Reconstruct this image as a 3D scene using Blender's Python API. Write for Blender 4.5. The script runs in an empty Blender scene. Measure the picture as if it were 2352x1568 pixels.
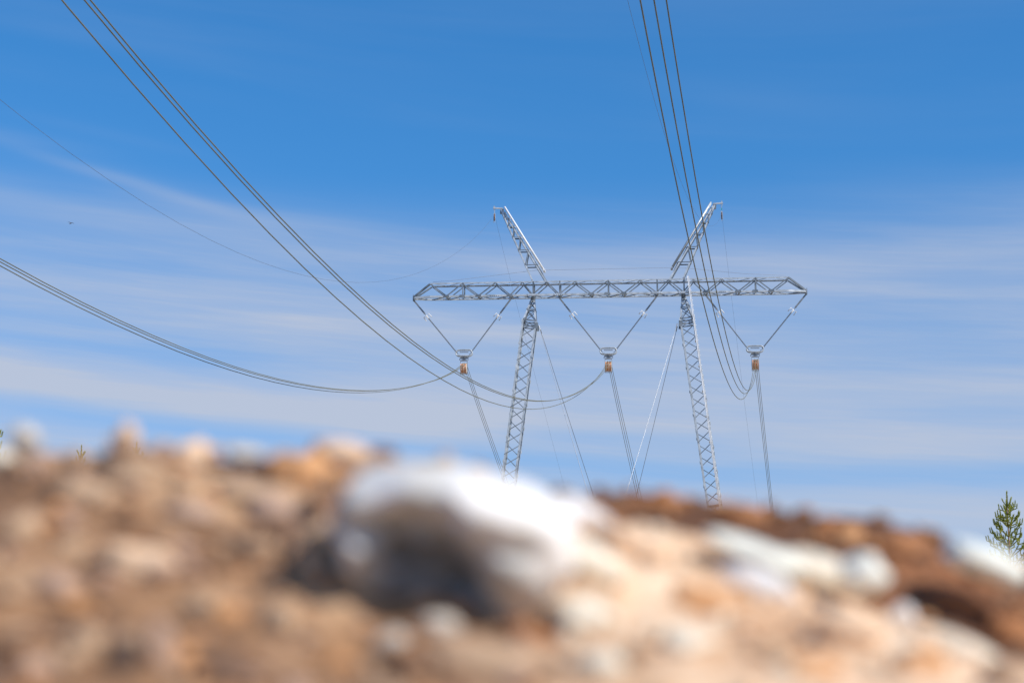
import bpy, bmesh, math, random
from math import sin, cos, tan, pi, radians, atan2, sqrt, exp
from mathutils import Vector, Matrix, noise
random.seed(7)
scene = bpy.context.scene
C = scene.collection

# ------------------------------------------------------------------ camera
EYE = Vector((0, 0, 0.45))
PITCH, ROLL, FPX = 0.1885, 0.0038, 3920.8          # FPX: focal length in pixels of a 2352 px wide frame
cam_d = bpy.data.cameras.new('camera')
cam = bpy.data.objects.new('camera', cam_d); C.objects.link(cam)
cam_d.sensor_width = 36; cam_d.lens = FPX / 2352 * 36
cam_d.clip_start = 0.05; cam_d.clip_end = 20000
FWD = Vector((0, cos(PITCH), sin(PITCH))); r0 = Vector((1, 0, 0)); u0 = Vector((0, -sin(PITCH), cos(PITCH)))
RIGHT = r0 * cos(ROLL) + u0 * sin(ROLL); UP = -r0 * sin(ROLL) + u0 * cos(ROLL)
cam.matrix_world = Matrix(((RIGHT.x, UP.x, -FWD.x, EYE.x), (RIGHT.y, UP.y, -FWD.y, EYE.y), (RIGHT.z, UP.z, -FWD.z, EYE.z), (0, 0, 0, 1)))
cam_d.dof.use_dof = True; cam_d.dof.focus_distance = 117; cam_d.dof.aperture_fstop = 2.8
scene.camera = cam

# ------------------------------------------------------------------ sun, sky, exposure
SUN = Vector((0.62, -0.42, 0.68)).normalized()
sl = bpy.data.lights.new('sun', 'SUN'); sl.energy = 4.6; sl.angle = radians(0.55); sl.color = (1.0, 0.94, 0.84)
so = bpy.data.objects.new('sun', sl); C.objects.link(so)
so.rotation_euler = SUN.to_track_quat('Z', 'Y').to_euler()
scene.view_settings.view_transform = 'Standard'; scene.view_settings.look = 'None'
scene.view_settings.exposure = 0; scene.view_settings.gamma = 1

w = bpy.data.worlds.new('World'); scene.world = w; w.use_nodes = True
nt = w.node_tree; N = nt.nodes; L = nt.links
for n in list(N): N.remove(n)
out = N.new('ShaderNodeOutputWorld'); bg = N.new('ShaderNodeBackground'); L.new(bg.outputs[0], out.inputs[0])
sky = N.new('ShaderNodeTexSky'); sky.sky_type = 'NISHITA'; sky.sun_disc = False
sky.sun_elevation = math.asin(SUN.z); sky.sun_rotation = atan2(SUN.x, SUN.y)
sky.altitude = 300; sky.air_density = 1.0; sky.dust_density = 0.5; sky.ozone_density = 3.5
def math_node(op, a, b=None, clamp=False):
    n = N.new('ShaderNodeMath'); n.operation = op; n.use_clamp = clamp
    for i, v in enumerate((a, b)):
        if v is None: continue
        if isinstance(v, (int, float)): n.inputs[i].default_value = v
        else: L.new(v, n.inputs[i])
    return n.outputs[0]
tc = N.new('ShaderNodeTexCoord'); sep = N.new('ShaderNodeSeparateXYZ'); L.new(tc.outputs['Generated'], sep.inputs[0])
X, Y, Zc = sep.outputs
skv = N.new('ShaderNodeCombineXYZ'); L.new(X, skv.inputs[0]); L.new(Y, skv.inputs[1]); L.new(math_node('ADD', math_node('MULTIPLY', Zc, .78), .13), skv.inputs[2]); L.new(skv.outputs[0], sky.inputs['Vector'])   # very clear northern air: little brightening at the horizon
az = math_node('ARCTAN2', X, Y)
hyp = math_node('SQRT', math_node('ADD', math_node('MULTIPLY', X, X), math_node('MULTIPLY', Y, Y)))
el = math_node('ARCTAN2', Zc, hyp)                       # elevation, radians
el_s = math_node('ADD', el, math_node('MULTIPLY', az, 0.07))   # cirrus streaks run slightly downhill to the right
def noise_tex(sx, sy, detail, rough, off=0.0, dist=0.0):
    cmb = N.new('ShaderNodeCombineXYZ')
    L.new(math_node('MULTIPLY', az, sx), cmb.inputs[0]); L.new(math_node('MULTIPLY', el_s, sy), cmb.inputs[1]); cmb.inputs[2].default_value = off
    t = N.new('ShaderNodeTexNoise'); L.new(cmb.outputs[0], t.inputs['Vector']); t.inputs['Scale'].default_value = 1
    t.inputs['Detail'].default_value = detail; t.inputs['Roughness'].default_value = rough; t.inputs['Distortion'].default_value = dist
    return t.outputs['Fac']
def ramp(v, a, b, lo=0.0, hi=1.0, smooth=True):
    m = N.new('ShaderNodeMapRange'); m.interpolation_type = 'SMOOTHSTEP' if smooth else 'LINEAR'
    L.new(v, m.inputs[0]); m.inputs[1].default_value = a; m.inputs[2].default_value = b; m.inputs[3].default_value = lo; m.inputs[4].default_value = hi
    return m.outputs[0]
def band(x0, y0, x1, y1, wpx, amp, soft=4.5):
    """a long thin cloud streak between two points of the sky (given in the 2352 px frame, turned into azimuth and elevation)"""
    d2 = lambda x, y: ((x - 1176) / 67.5, 10.8 - (y - 784) / 68.4)
    (a0, e0), (a1, e1) = d2(x0, y0), d2(x1, y1); sl_ = (e1 - e0) / (a1 - a0); width = wpx / 68.4
    d = math_node('SUBTRACT', math_node('SUBTRACT', el, math_node('MULTIPLY', az, sl_)), radians(e0 - sl_ * a0))
    d = math_node('ADD', d, math_node('MULTIPLY', math_node('SUBTRACT', noise_tex(5, 22, 3, .55, 11 + x0 * .01 + y0 * .013), 0.5), radians(width * 1.6)))
    d = math_node('DIVIDE', d, radians(width))
    g = math_node('DIVIDE', 1.0, math_node('ADD', 1.0, math_node('POWER', math_node('ABSOLUTE', d), 2.6)))
    sf = radians(soft); m = math_node('MULTIPLY', ramp(az, radians(a0) - sf, radians(a0) + sf), ramp(az, radians(a1) - sf, radians(a1) + sf, 1, 0))
    return math_node('MULTIPLY', math_node('MULTIPLY', g, m), amp)
n_big = noise_tex(2.0, 20, 5, .5, 0.0, .3)
n_fine = noise_tex(6, 110, 6, .62, 5.0, .35)
n_hair = noise_tex(16, 300, 4, .6, 9.0, .5)
veil = ramp(el, radians(5), radians(15.5), 1.0, 0.0)      # thin veil gets thicker towards the horizon
veil2 = ramp(el, radians(12.5), radians(16.5), 1.0, 0.0)
streak = math_node('MULTIPLY', ramp(n_big, .38, .66), veil2)
fine = math_node('MULTIPLY', ramp(n_fine, .38, .74), veil2)
dens = math_node('ADD', math_node('MULTIPLY', streak, .27), math_node('MULTIPLY', fine, .13))
dens = math_node('ADD', dens, math_node('MULTIPLY', math_node('MULTIPLY', ramp(n_hair, .42, .7), ramp(n_big, .3, .6)), math_node('MULTIPLY', veil2, .07)))
dens = math_node('ADD', dens, math_node('MULTIPLY', veil2, .26))
dens = math_node('ADD', dens, math_node('MULTIPLY', veil, .27))
dens = math_node('ADD', dens, math_node('MULTIPLY', ramp(n_big, .45, .8), .06))
for b in [(-600, 860, 1150, 985, 44, .40), (180, 425, 460, 492, 14, .32), (-300, 470, 520, 560, 34, .20), (400, 492, 860, 535, 20, .20), (-200, 355, 110, 378, 16, .10),
          (1650, 600, 3000, 640, 40, .12), (1850, 670, 3000, 760, 18, .12), (1500, 895, 3000, 935, 34, .16), (1250, 975, 3000, 1060, 26, .16), (1500, 1200, 3200, 1200, 50, .24),
          (150, 335, 330, 360, 14, .06), (1600, 230, 1950, 270, 30, .04), (600, 730, 1500, 790, 40, .10)]: dens = math_node('ADD', dens, band(*b))
for b in [(-600, 900, 750, 1014, 28, .42), (700, 1012, 1500, 1075, 22, .45), (1500, 1085, 3200, 1100, 30, .36), (-400, 610, 500, 640, 26, .35), (-300, 790, 700, 850, 22, .30), (1100, 1000, 1900, 1010, 22, .25)]:
    dens = math_node('MULTIPLY', dens, math_node('SUBTRACT', 1.0, band(*b)))
dens = math_node('MINIMUM', dens, 0.9)
hsv = N.new('ShaderNodeHueSaturation'); hsv.inputs['Saturation'].default_value = 1.33; hsv.inputs['Value'].default_value = 1.55
L.new(sky.outputs[0], hsv.inputs['Color'])
mix = N.new('ShaderNodeMix'); mix.data_type = 'RGBA'
L.new(dens, mix.inputs['Factor']); L.new(hsv.outputs[0], mix.inputs['A']); mix.inputs['B'].default_value = (4.75, 5.2, 6.25, 1)
L.new(mix.outputs['Result'], bg.inputs[0]); bg.inputs[1].default_value = 0.11

# ------------------------------------------------------------------ helpers
def tag(o, label=None, cat=None, group=None, kind=None):
    if label: o['label'] = label
    if cat: o['category'] = cat
    if group: o['group'] = group
    if kind: o['kind'] = kind
    return o
def empty(name, loc, label, cat, group=None, rz=0.0):
    o = bpy.data.objects.new(name, None); C.objects.link(o); o.location = loc; o.rotation_euler = (0, 0, rz); o.empty_display_size = .3
    return tag(o, label, cat, group)
class MB:
    def __init__(s): s.v = []; s.f = []; s.smooth = []
    def add(s, vs, fs, sm=False):
        b = len(s.v); s.v += [tuple(v) for v in vs]; s.f += [tuple(i + b for i in f) for f in fs]; s.smooth += [sm] * len(fs)
    def frame(s, p, q, ref=None):
        d = (q - p).normalized(); ref = Vector(ref) if ref is not None else Vector((0, 0, 1))
        if abs(d.dot(ref)) > .97: ref = Vector((0, 1, 0)) if abs(d.y) < .9 else Vector((1, 0, 0))
        a = d.cross(ref).normalized(); return d, a, a.cross(d).normalized()
    def bar(s, p, q, wa, wb, ref=None, oa=0, ob=0):
        p, q = Vector(p), Vector(q); d, a, b = s.frame(p, q, ref); vs = []
        for c in (p, q):
            for x, y in ((-1, -1), (1, -1), (1, 1), (-1, 1)): vs.append(c + a * (x * wa / 2 + oa) + b * (y * wb / 2 + ob))
        s.add(vs, [(3, 2, 1, 0), (4, 5, 6, 7), (0, 1, 5, 4), (1, 2, 6, 5), (2, 3, 7, 6), (3, 0, 4, 7)])
    def angle(s, p, q, size, th, da, db):
        """rolled steel angle: two flanges meeting in the heel p-q, reaching along da and db"""
        p, q = Vector(p), Vector(q); d = (q - p).normalized()
        a = Vector(da); a = (a - d * a.dot(d)).normalized(); b = Vector(db); b = (b - d * b.dot(d)); b = (b - a * b.dot(a)).normalized()
        prof = [(0, 0), (size, 0), (size, th), (th, th), (th, size), (0, size)]
        vs = [c + a * x + b * y for c in (p, q) for x, y in prof]; n = 6
        fs = [(i, (i + 1) % n, n + (i + 1) % n, n + i) for i in range(n)] + [(0, 3, 2, 1), (0, 5, 4, 3), (6, 7, 8, 9), (6, 9, 10, 11)]
        s.add(vs, fs)
    def tube(s, pts, r, n=8, closed=False, ref=None):
        pts = [Vector(p) for p in pts]; m = len(pts); rs = r if isinstance(r, (list, tuple)) else [r] * m; vs = []
        for i, p in enumerate(pts):
            d = (pts[(i + 1) % m] - pts[i - 1]) if closed else (pts[min(i + 1, m - 1)] - pts[max(i - 1, 0)])
            d.normalize(); rf = Vector(ref) if ref is not None else Vector((0, 0, 1))
            if abs(d.dot(rf)) > .98: rf = Vector((0, 1, 0)) if ref is None else Vector((0, 0, 1))
            a = d.cross(rf).normalized(); b = a.cross(d)
            for k in range(n): t = 2 * pi * k / n; vs.append(p + a * cos(t) * rs[i] + b * sin(t) * rs[i])
        fs = []
        for i in range(m if closed else m - 1):
            j = (i + 1) % m
            for k in range(n): fs.append((i * n + k, i * n + (k + 1) % n, j * n + (k + 1) % n, j * n + k))
        if not closed: fs += [tuple(range(n))[::-1], tuple((m - 1) * n + k for k in range(n))]
        s.add(vs, fs, True)
    def lathe(s, c, axis, prof, n=20):
        c = Vector(c); ax = Vector(axis).normalized(); a = ax.orthogonal().normalized(); b = ax.cross(a); vs = []
        for h, r in prof:
            for k in range(n): t = 2 * pi * k / n; vs.append(c + ax * h + (a * cos(t) + b * sin(t)) * r)
        fs = [(i * n + k, i * n + (k + 1) % n, (i + 1) * n + (k + 1) % n, (i + 1) * n + k) for i in range(len(prof) - 1) for k in range(n)]
        fs += [tuple(range(n))[::-1], tuple((len(prof) - 1) * n + k for k in range(n))]
        s.add(vs, fs, True)
    def plate(s, c, a, b, poly, th):
        c, a, b = Vector(c), Vector(a).normalized(), Vector(b).normalized(); nn = a.cross(b).normalized(); n = len(poly)
        vs = [c + a * x + b * y + nn * (z * th / 2) for z in (-1, 1) for x, y in poly]
        s.add(vs, [tuple(range(n))[::-1], tuple(range(n, 2 * n))] + [(i, (i + 1) % n, n + (i + 1) % n, n + i) for i in range(n)])
    def build(s, name, mat, parent=None):
        me = bpy.data.meshes.new(name); me.from_pydata(s.v, [], s.f); me.polygons.foreach_set('use_smooth', s.smooth); me.update()
        me.materials.append(mat); o = bpy.data.objects.new(name, me); C.objects.link(o)
        if parent: o.parent = parent
        return o
def copy_tree(o, parent=None):
    c = o.copy(); C.objects.link(c); c.parent = parent
    for ch in list(o.children): copy_tree(ch, c)
    return c

def pmat(name, col, rough=.6, metal=0.0, var=None, scale=6.0, bump=0.0, detail=6, spec=.5):
    m = bpy.data.materials.new(name); m.use_nodes = True; t = m.node_tree; b = t.nodes['Principled BSDF']
    b.inputs['Roughness'].default_value = rough; b.inputs['Metallic'].default_value = metal; b.inputs['Specular IOR Level'].default_value = spec
    b.inputs['Base Color'].default_value = (*col, 1)
    if var:
        tcn = t.nodes.new('ShaderNodeTexCoord'); nz = t.nodes.new('ShaderNodeTexNoise'); nz.inputs['Scale'].default_value = scale; nz.inputs['Detail'].default_value = detail
        nz.inputs['Roughness'].default_value = .6
        t.links.new(tcn.outputs['Object'], nz.inputs['Vector']); r = t.nodes.new('ShaderNodeValToRGB'); e = r.color_ramp.elements
        e[0].position = .3; e[0].color = (*var[0], 1); e[1].position = .7; e[1].color = (*var[-1], 1)
        if len(var) > 2:
            for i, cc in enumerate(var[1:-1]): x = e.new(.3 + .4 * (i + 1) / (len(var) - 1)); x.color = (*cc, 1)
        t.links.new(nz.outputs['Fac'], r.inputs[0]); t.links.new(r.outputs[0], b.inputs['Base Color'])
        if bump:
            bp = t.nodes.new('ShaderNodeBump'); bp.inputs['Strength'].default_value = bump; bp.inputs['Distance'].default_value = .01
            t.links.new(nz.outputs['Fac'], bp.inputs['Height']); t.links.new(bp.outputs[0], b.inputs['Normal'])
    return m
M_GALV = pmat('galvanised_steel', (.5, .52, .53), .45, .3, [(.33, .38, .42), (.68, .72, .75)], 2.2)
M_LACE = pmat('galvanised_lacing_shaded', (.3, .32, .33), .5, .25, [(.07, .10, .13), (.30, .34, .38)], 1.6)  # darker copy of the galvanised steel: shaded member faces painted in
M_GALV_D = pmat('weathered_steel', (.25, .27, .29), .5, .5, [(.17, .19, .21), (.30, .32, .34)], 5)
M_ALU = pmat('bright_aluminium', (.85, .86, .87), .45, .0, [(.8, .81, .82), (.9, .9, .9)], 4)
M_INS = pmat('insulator_grey', (.22, .24, .27), .3, 0, [(.10, .12, .15), (.22, .24, .27)], 9)
M_ORANGE = pmat('orange_nylon', (.62, .17, .03), .4, 0, [(.55, .12, .015), (.80, .27, .04)], 6)
M_SMALL = pmat('small_sheave_brown', (.16, .08, .05), .4, 0, [(.08, .05, .04), (.26, .14, .09)], 9)
M_CREAM = pmat('worn_sheave_rim', (.85, .74, .58), .4, 0, [(.78, .62, .44), (.9, .82, .7)], 8)
M_WIRE = pmat('conductor_aluminium', (.18, .17, .10), .75, 0, [(.13, .125, .075), (.19, .18, .115)], .8, spec=.15)
M_EARTH = pmat('earth_wire_steel', (.12, .13, .15), .6, .2, [(.1, .11, .13), (.15, .16, .18)], 1)
M_GUY = pmat('guy_strand', (.62, .64, .66), .4, .4, [(.38, .40, .42), (.52, .54, .56)], 2)
M_ROPE = pmat('rope', (.3, .34, .4), .8, 0, [(.25, .28, .34), (.36, .4, .46)], 4)
M_BIRD = pmat('bird_feathers', (.03, .03, .035), .7, 0, [(.02, .02, .025), (.06, .06, .07)], 30)

# ------------------------------------------------------------------ tower frame of reference
BA = 0.0974
TC = EYE + Vector((6.6308, 115.49, 25.2477))        # middle of the crossbeam's bottom chord
TE = Vector((cos(BA), -sin(BA), 0)); TN = Vector((sin(BA), cos(BA), 0)); TZ = Vector((0, 0, 1))
GZ = -27.0                                           # ground under the tower, in tower coordinates
def TP(u, w_, z): return TC + TE * u + TN * w_ + TZ * z

# ground first: one sheet to the horizon, falling into a valley beyond the tower
def ground_z(x, y):
    d = y - 128
    z = -1.32 * min(1, max(0, y / 100)) if d < 0 else -1.32 - (.42 * d if d < 150 else 63 + 20 * (1 - exp(-(d - 150) / 200)))
    r = sqrt(x * x + y * y)
    return z + min(1, max(0, (r - 8) / 40)) * noise.noise(Vector((x * .03, y * .03, 0))) * 1.0
M_GROUND = pmat('heath_ground', (.3, .24, .15), .95, 0, [(.20, .17, .09), (.32, .25, .16), (.42, .33, .22)], .3, .3)
rings = [0] + [1.5 * 1.16 ** i for i in range(1, 62)]
mb = MB(); vs = []; nseg = 96
for r in rings:
    for k in range(nseg):
        a = 2 * pi * k / nseg; x, y = r * sin(a), r * cos(a); vs.append((x, y, ground_z(x, y)))
mb.add(vs, [(i * nseg + k, i * nseg + (k + 1) % nseg, (i + 1) * nseg + (k + 1) % nseg, (i + 1) * nseg + k) for i in range(len(rings) - 1) for k in range(nseg)], True)
tag(mb.build('ground', M_GROUND), kind='structure')

# ------------------------------------------------------------------ the tower
tower = empty('transmission_tower', TP(0, 0, GZ), 'guyed steel lattice portal tower with a long crossbeam, two leaning masts and two slanting peaks', 'power pylon', rz=-BA)
def V(u, w_, z): return Vector((u, w_, z - GZ))      # tower-local coordinates
HB, TB = .52, 1.04                                   # half depth and height of the crossbeam
US, LEAN = 5.2, 0.1292
# crossbeam
lace = MB(); bot = [-13.55, -11.2, -8.95, -6.75, -5.2, -3.36, -1.12]; top = [-12.35, -10.1, -7.8, -5.9, -4.2, -2.25]
bot = bot + [-b for b in reversed(bot)]; top = top + [0] + [-t for t in reversed(top)]
def zb_(u): return 0.0
hb = lambda u: HB if abs(u) < 12.4 else HB * max(.5, (13.6 - abs(u)) / 1.25 * .5 + .5)
for sd in (-1, 1):
    for i, b in enumerate(bot):
        for t in (i - 1, i):
            if 0 <= t < len(top):
                p, q = V(b, sd * hb(b), .05), V(top[t], sd * HB, TB - .11)
                end = i in (0, len(bot) - 1)
                lace.angle(p, q, .072 if not end else .12, .012, (0, 0, 1) if not end else (0, 0, 1), (0, -sd, 0))
    for v in (-10.1, -5.2, -3.36, 0, 3.36, 5.2, 10.1):
        lace.angle(V(v, sd * HB, .05), V(v, sd * HB, TB - .02), .10 if abs(v) in (3.36, 5.2) else .08, .012, (1, 0, 0), (0, -sd, 0))
    for g in bot[1:-1] + [-10.1, 0, 10.1]:
        lace.plate(V(g - .02, sd * (HB + .012), .10), (1, 0, 0), (0, 0, 1), [(-.22, -.08), (.22, -.08), (.16, .07), (-.16, .07)], .012)
for i in range(len(bot) - 1):                         # plan bracing, bottom
    a, b = bot[i], bot[i + 1]; s_ = 1 if i % 2 else -1; m = (a + b) / 2
    lace.angle(V(a, s_ * hb(a), .02), V(m, -s_ * HB, .02), .045, .01, (0, 0, 1), (0, 1, 0)); lace.angle(V(m, -s_ * HB, .02), V(b, s_ * hb(b), .02), .06, .01, (0, 0, 1), (0, 1, 0))
    if i: lace.angle(V(a, -HB, .03), V(a, HB, .03), .07, .01, (1, 0, 0), (0, 0, 1))
for i in range(len(top) - 1):
    a, b = top[i], top[i + 1]; s_ = 1 if i % 2 else -1; m = (a + b) / 2
    lace.angle(V(a, s_ * HB, TB), V(m, -s_ * HB, TB), .035, .01, (0, 0, -1), (0, 1, 0)); lace.angle(V(m, -s_ * HB, TB), V(b, s_ * HB, TB), .035, .01, (0, 0, -1), (0, 1, 0))
for t in top: lace.angle(V(t, -HB, TB - .01), V(t, HB, TB - .01), .04, .01, (1, 0, 0), (0, 0, -1))
for sd in (-1, 1):                                    # tip castings where the outer insulator strings hang
    lace.bar(V(sd * 13.58, 0, -.12), V(sd * 13.58, 0, .22), .10, .30); lace.tube([V(sd * 13.62, 0, .15), V(sd * 13.62, 0, .36)], .02, 6)
beam = lace.build('crossbeam', M_LACE, tower)
for sd in (-1, 1):
    m = MB(); joints = [-12.35, -7.8, -3.36, 3.36, 7.8, 12.35]
    pts = [V(-13.55, sd * hb(13.55), 0)] + [V(j, sd * HB, 0) for j in joints] + [V(13.55, sd * hb(13.55), 0)]
    for a, b in zip(pts, pts[1:]): m.angle(a, b, .135, .016, (0, 0, 1), (0, -sd, 0))
    for j in joints[1:-1] + [-5.2, 5.2]:
        m.plate(V(j, sd * (HB + .014), .075), (1, 0, 0), (0, 0, 1), [(-.35, -.07), (.35, -.07), (.35, .07), (-.35, .07)], .014)
        for k in range(5): m.bar(V(j - .28 + k * .14, sd * (HB + .01), .075), V(j - .28 + k * .14, sd * (HB + .05), .075), .035, .035)
    m.build('chord', M_GALV, beam)
    m = MB(); pts = [V(j, sd * HB, TB) for j in (-12.35, -10.1, -5.2, 0, 5.2, 10.1, 12.35)]
    for a, b in zip(pts, pts[1:]): m.angle(a, b, .10, .014, (0, 0, -1), (0, -sd, 0))
    for j in (-8.95, -6.75, -4.2, -1.12, 1.12, 4.2, 6.75, 8.95): m.bar(V(j, sd * (HB + .01), TB - .065), V(j, sd * (HB + .06), TB - .065), .05, .05)
    m.build('chord', M_GALV, beam)

# masts: pinned head, square lattice shaft 1 m wide, tapering foot
for sd in (-1, 1):
    ax = Vector((sd * LEAN, 0, -1)).normalized(); ex = Vector((1, 0, 0)); ex = (ex - ax * ex.dot(ax)).normalized(); ey = Vector((0, 1, 0))
    top_p = V(sd * US, 0, -.1); LEN = 26.7; A = .5
    def prof(s_):                                     # half width at distance s_ below the pin
        return .13 + (A - .13) * min(1, s_ / 1.65) if s_ < 20 else A - (A - .12) * max(0, (s_ - 23.5) / 3.2)
    def MP(x, y, s_): h = prof(s_); return top_p + ax * s_ + ex * (x * h) + ey * (y * h)
    br = MB()
    lv = [0.25, .85, 1.65, 2.06] + [2.06 + .82 * i for i in range(1, 30)]; lv = [l for l in lv if l < 26.4]
    for i in range(len(lv) - 1):
        a, b = lv[i], lv[i + 1]; sz = .05
        br.angle(MP(-1, -1, b), MP(1, -1, a + .06), sz, .008, (0, 0, 1), (0, 1, 0)); br.angle(MP(-1, 1, a + .03), MP(1, 1, b), sz, .008, (0, 0, 1), (0, -1, 0))
        if 0 < i < 3 or i == 0:
            br.angle(MP(1, -1, b), MP(-1, -1, a), sz, .008, (0, 0, 1), (0, 1, 0)); br.angle(MP(1, 1, a), MP(-1, 1, b), sz, .008, (0, 0, 1), (0, -1, 0))
        br.angle(MP(-1, -1, a), MP(-1, 1, b), sz, .008, (0, 0, 1), (1, 0, 0)); br.angle(MP(1, -1, b), MP(1, 1, a), sz, .008, (0, 0, 1), (-1, 0, 0))
    for l in (.85, 1.65, 2.06, 14.6, 23.2):
        for y in (-1, 1): br.angle(MP(-1, y, l), MP(1, y, l), .08, .01, (0, 0, 1), (0, -y, 0))
        for x in (-1, 1): br.angle(MP(x, -1, l), MP(x, 1, l), .08, .01, (0, 0, 1), (-x, 0, 0))
    br.bar(top_p + Vector((0, 0, -.25)), top_p + Vector((0, 0, .12)), .30, .34); br.tube([top_p + Vector((0, -.4, .02)), top_p + Vector((0, .4, .02))], .07, 10)
    for y in (-1, 1): br.plate(MP(-sd, y, 1.95), (1, 0, 0), (0, 0, 1), [(-.12, -.2), (.12, -.2), (.16, .2), (-.1, .2)], .03)
    foot = top_p + ax * LEN
    mast = br.build('mast', M_LACE, tower); ft = MB(); ft.bar(foot + Vector((0, 0, -.25)), foot + Vector((0, 0, .3)), .5, .5); ft.build('footing', M_GALV_D, mast)
    for x in (-1, 1):
        for y in (-1, 1):
            m = MB(); cuts = [0.05, 1.65] + [1.65 + 1.64 * i + (.82 if x > 0 else 0) for i in range(1, 15)] + [25.3, 26.6]
            cuts = sorted(c for c in cuts if c < 26.7)
            for j, (a, b) in enumerate(zip(cuts, cuts[1:])):
                o = ex * (x * .012 * (j % 2)) + ey * (y * .012 * (j % 2))
                m.angle(MP(x, y, a) + o, MP(x, y, min(26.65, b + .05)) + o, .12, .014, ex * -x, ey * -y)
                m.bar(MP(x, y, b - .1) + ex * x * .02, MP(x, y, b + .1) + ex * x * .02, .05, .06)
            m.build('leg', M_GALV, mast)
    if sd > 0:                                        # climbing rail on the outer face, standing past the crossbeam
        m = MB(); p = V(5.49, -HB - .12, 1.17); q = V(5.49 + 26 * .1197, -HB - .12, 1.17 - 26)
        d = Vector((.1197, 0, -1)).normalized()
        m.tube([p, q], .034, 10); m.bar(p + Vector((.075, 0, 0)), q + Vector((.075, 0, 0)), .03, .09, (0, 1, 0))
        k = .3
        while k < 25.5:
            c = p + d * k; m.bar(c - Vector((.09, 0, 0)), c + Vector((.14, 0, 0)), .03, .03)
            if int(k / .35) % 5 == 2: m.bar(c + Vector((-.05, .06, 0)), c + Vector((-.05, .62, 0)), .07, .09)
            k += .35
        m.build('climbing_rail', M_ALU, mast)

# earth wire peaks
for sd in (-1, 1):
    def PP(x, y, z):                                  # x -1 outer chord, +1 inner chord; y -1 / 1 near and far
        t = max(0, (z - 1.1) / (6.3 - 1.1)); uo = 5.22 + (7.5 - 5.22) * t; ui = 4.2 + (7.30 - 4.2) * t; h = HB * (1 - t) + .09 * t
        return V(sd * (uo if x < 0 else ui), y * h, z)
    lvls = [1.08, 2.26, 3.35, 4.30, 5.09, 5.70, 6.15]; br = MB()
    for i, l in enumerate(lvls):
        if i:
            for y in (-1, 1): br.angle(PP(-1, y, l), PP(1, y, l), .07, .01, (0, 0, -1), (0, -y, 0))
            for x in (-1, 1): br.angle(PP(x, -1, l), PP(x, 1, l), .05, .01, (0, 0, -1), (-x * sd, 0, 0))
        if i < len(lvls) - 1:
            l2 = lvls[i + 1]
            if i:
                for y in (-1, 1): br.angle(PP(-1, y, l), PP(1, y, l2), .07, .01, (1, 0, 0), (0, -y, 0))
            br.angle(PP(-1, -1, l), PP(-1, 1, l2), .05, .008, (0, 0, 1), (sd, 0, 0)); br.angle(PP(1, 1, l), PP(1, -1, l2), .05, .008, (0, 0, 1), (sd, 0, 0))
    br.plate(V(sd * 7.42, 0, 6.28), (1, 0, 0), (0, 0, 1), [(-.12, -.24), (.12, -.24), (.16, .10), (-.10, .12)], .09)
    pk = br.build('earth_wire_peak', M_LACE, tower)
    for x in (-1, 1):
        for y in (-1, 1):
            m = MB(); m.angle(PP(x, y, 1.0), PP(x, y, 6.3), .10, .012, (-x * -sd if False else (sd if x > 0 else -sd), 0, 0), (0, -y, 0)); m.build('chord', M_GALV, pk)
    m = MB(); m.bar(V(sd * 7.35, 0, 6.43), V(sd * 8.03, 0, 6.47), .11, .09); m.bar(V(sd * 7.95, 0, 6.36), V(sd * 7.95, 0, 6.62), .08, .08); m.build('bracket_arm', M_GALV, pk)
    # ladder on the inner side of the peak
    LM = M_ALU if sd < 0 else M_GALV  # right ladder gets duller metal, painting in its shaded side
    p, q = V(sd * 7.20, 0, 6.5), V(sd * 4.42, 0, 1.88); m = MB(); d = (q - p).normalized(); nrm = Vector((-sd * d.z * -1, 0, 0))
    side = Vector((d.z, 0, -d.x)) * (1 if d.z * -sd > 0 else -1)
    for y in (-.2, .2): m.tube([p + Vector((0, y, 0)), q + Vector((0, y, 0))], .062, 12)
    k = .2
    while k < (q - p).length: c = p + d * k; m.bar(c + Vector((0, -.2, 0)), c + Vector((0, .2, 0)), .05, .05); k += .3
    for z in (2.26, 3.35, 4.30, 5.09, 5.7):
        a = PP(1, 0, z); t = (z - q.z - GZ * 0 - 0) if False else None
        tt = (V(0, 0, z).z - p.z) / (q.z - p.z); c = p + (q - p) * tt; m.bar(a, c, .05, .05)
    m.bar(q + Vector((0, -.28, 0)), q + Vector((0, .28, 0)), .14, .14)
    m.build('ladder', LM, pk)

# guys: two from each mast head, crossing to the other side
for sd, w1, ua in ((-1, -14, 2.9), (-1, 14, 3.05), (1, -14, -2.35), (1, 14, -2.35)):
    a = V(sd * (US - .45), .5 * (1 if w1 > 0 else -1), -2.1); b = V(ua, w1, GZ + .1); m = MB()
    pts = [a.lerp(b, i / 24) - Vector((0, 0, .35 * 4 * (i / 24) * (1 - i / 24))) for i in range(25)]
    m.tube(pts, .017, 6); m.bar(a, pts[1].lerp(a, .7), .05, .035)
    m.bar(pts[-1] - Vector((0, 0, .4)), pts[-1] + Vector((0, 0, .05)), .3, .3)
    m.build('guy_wire', M_GUY if w1 < 0 else M_GALV_D, tower)

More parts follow.
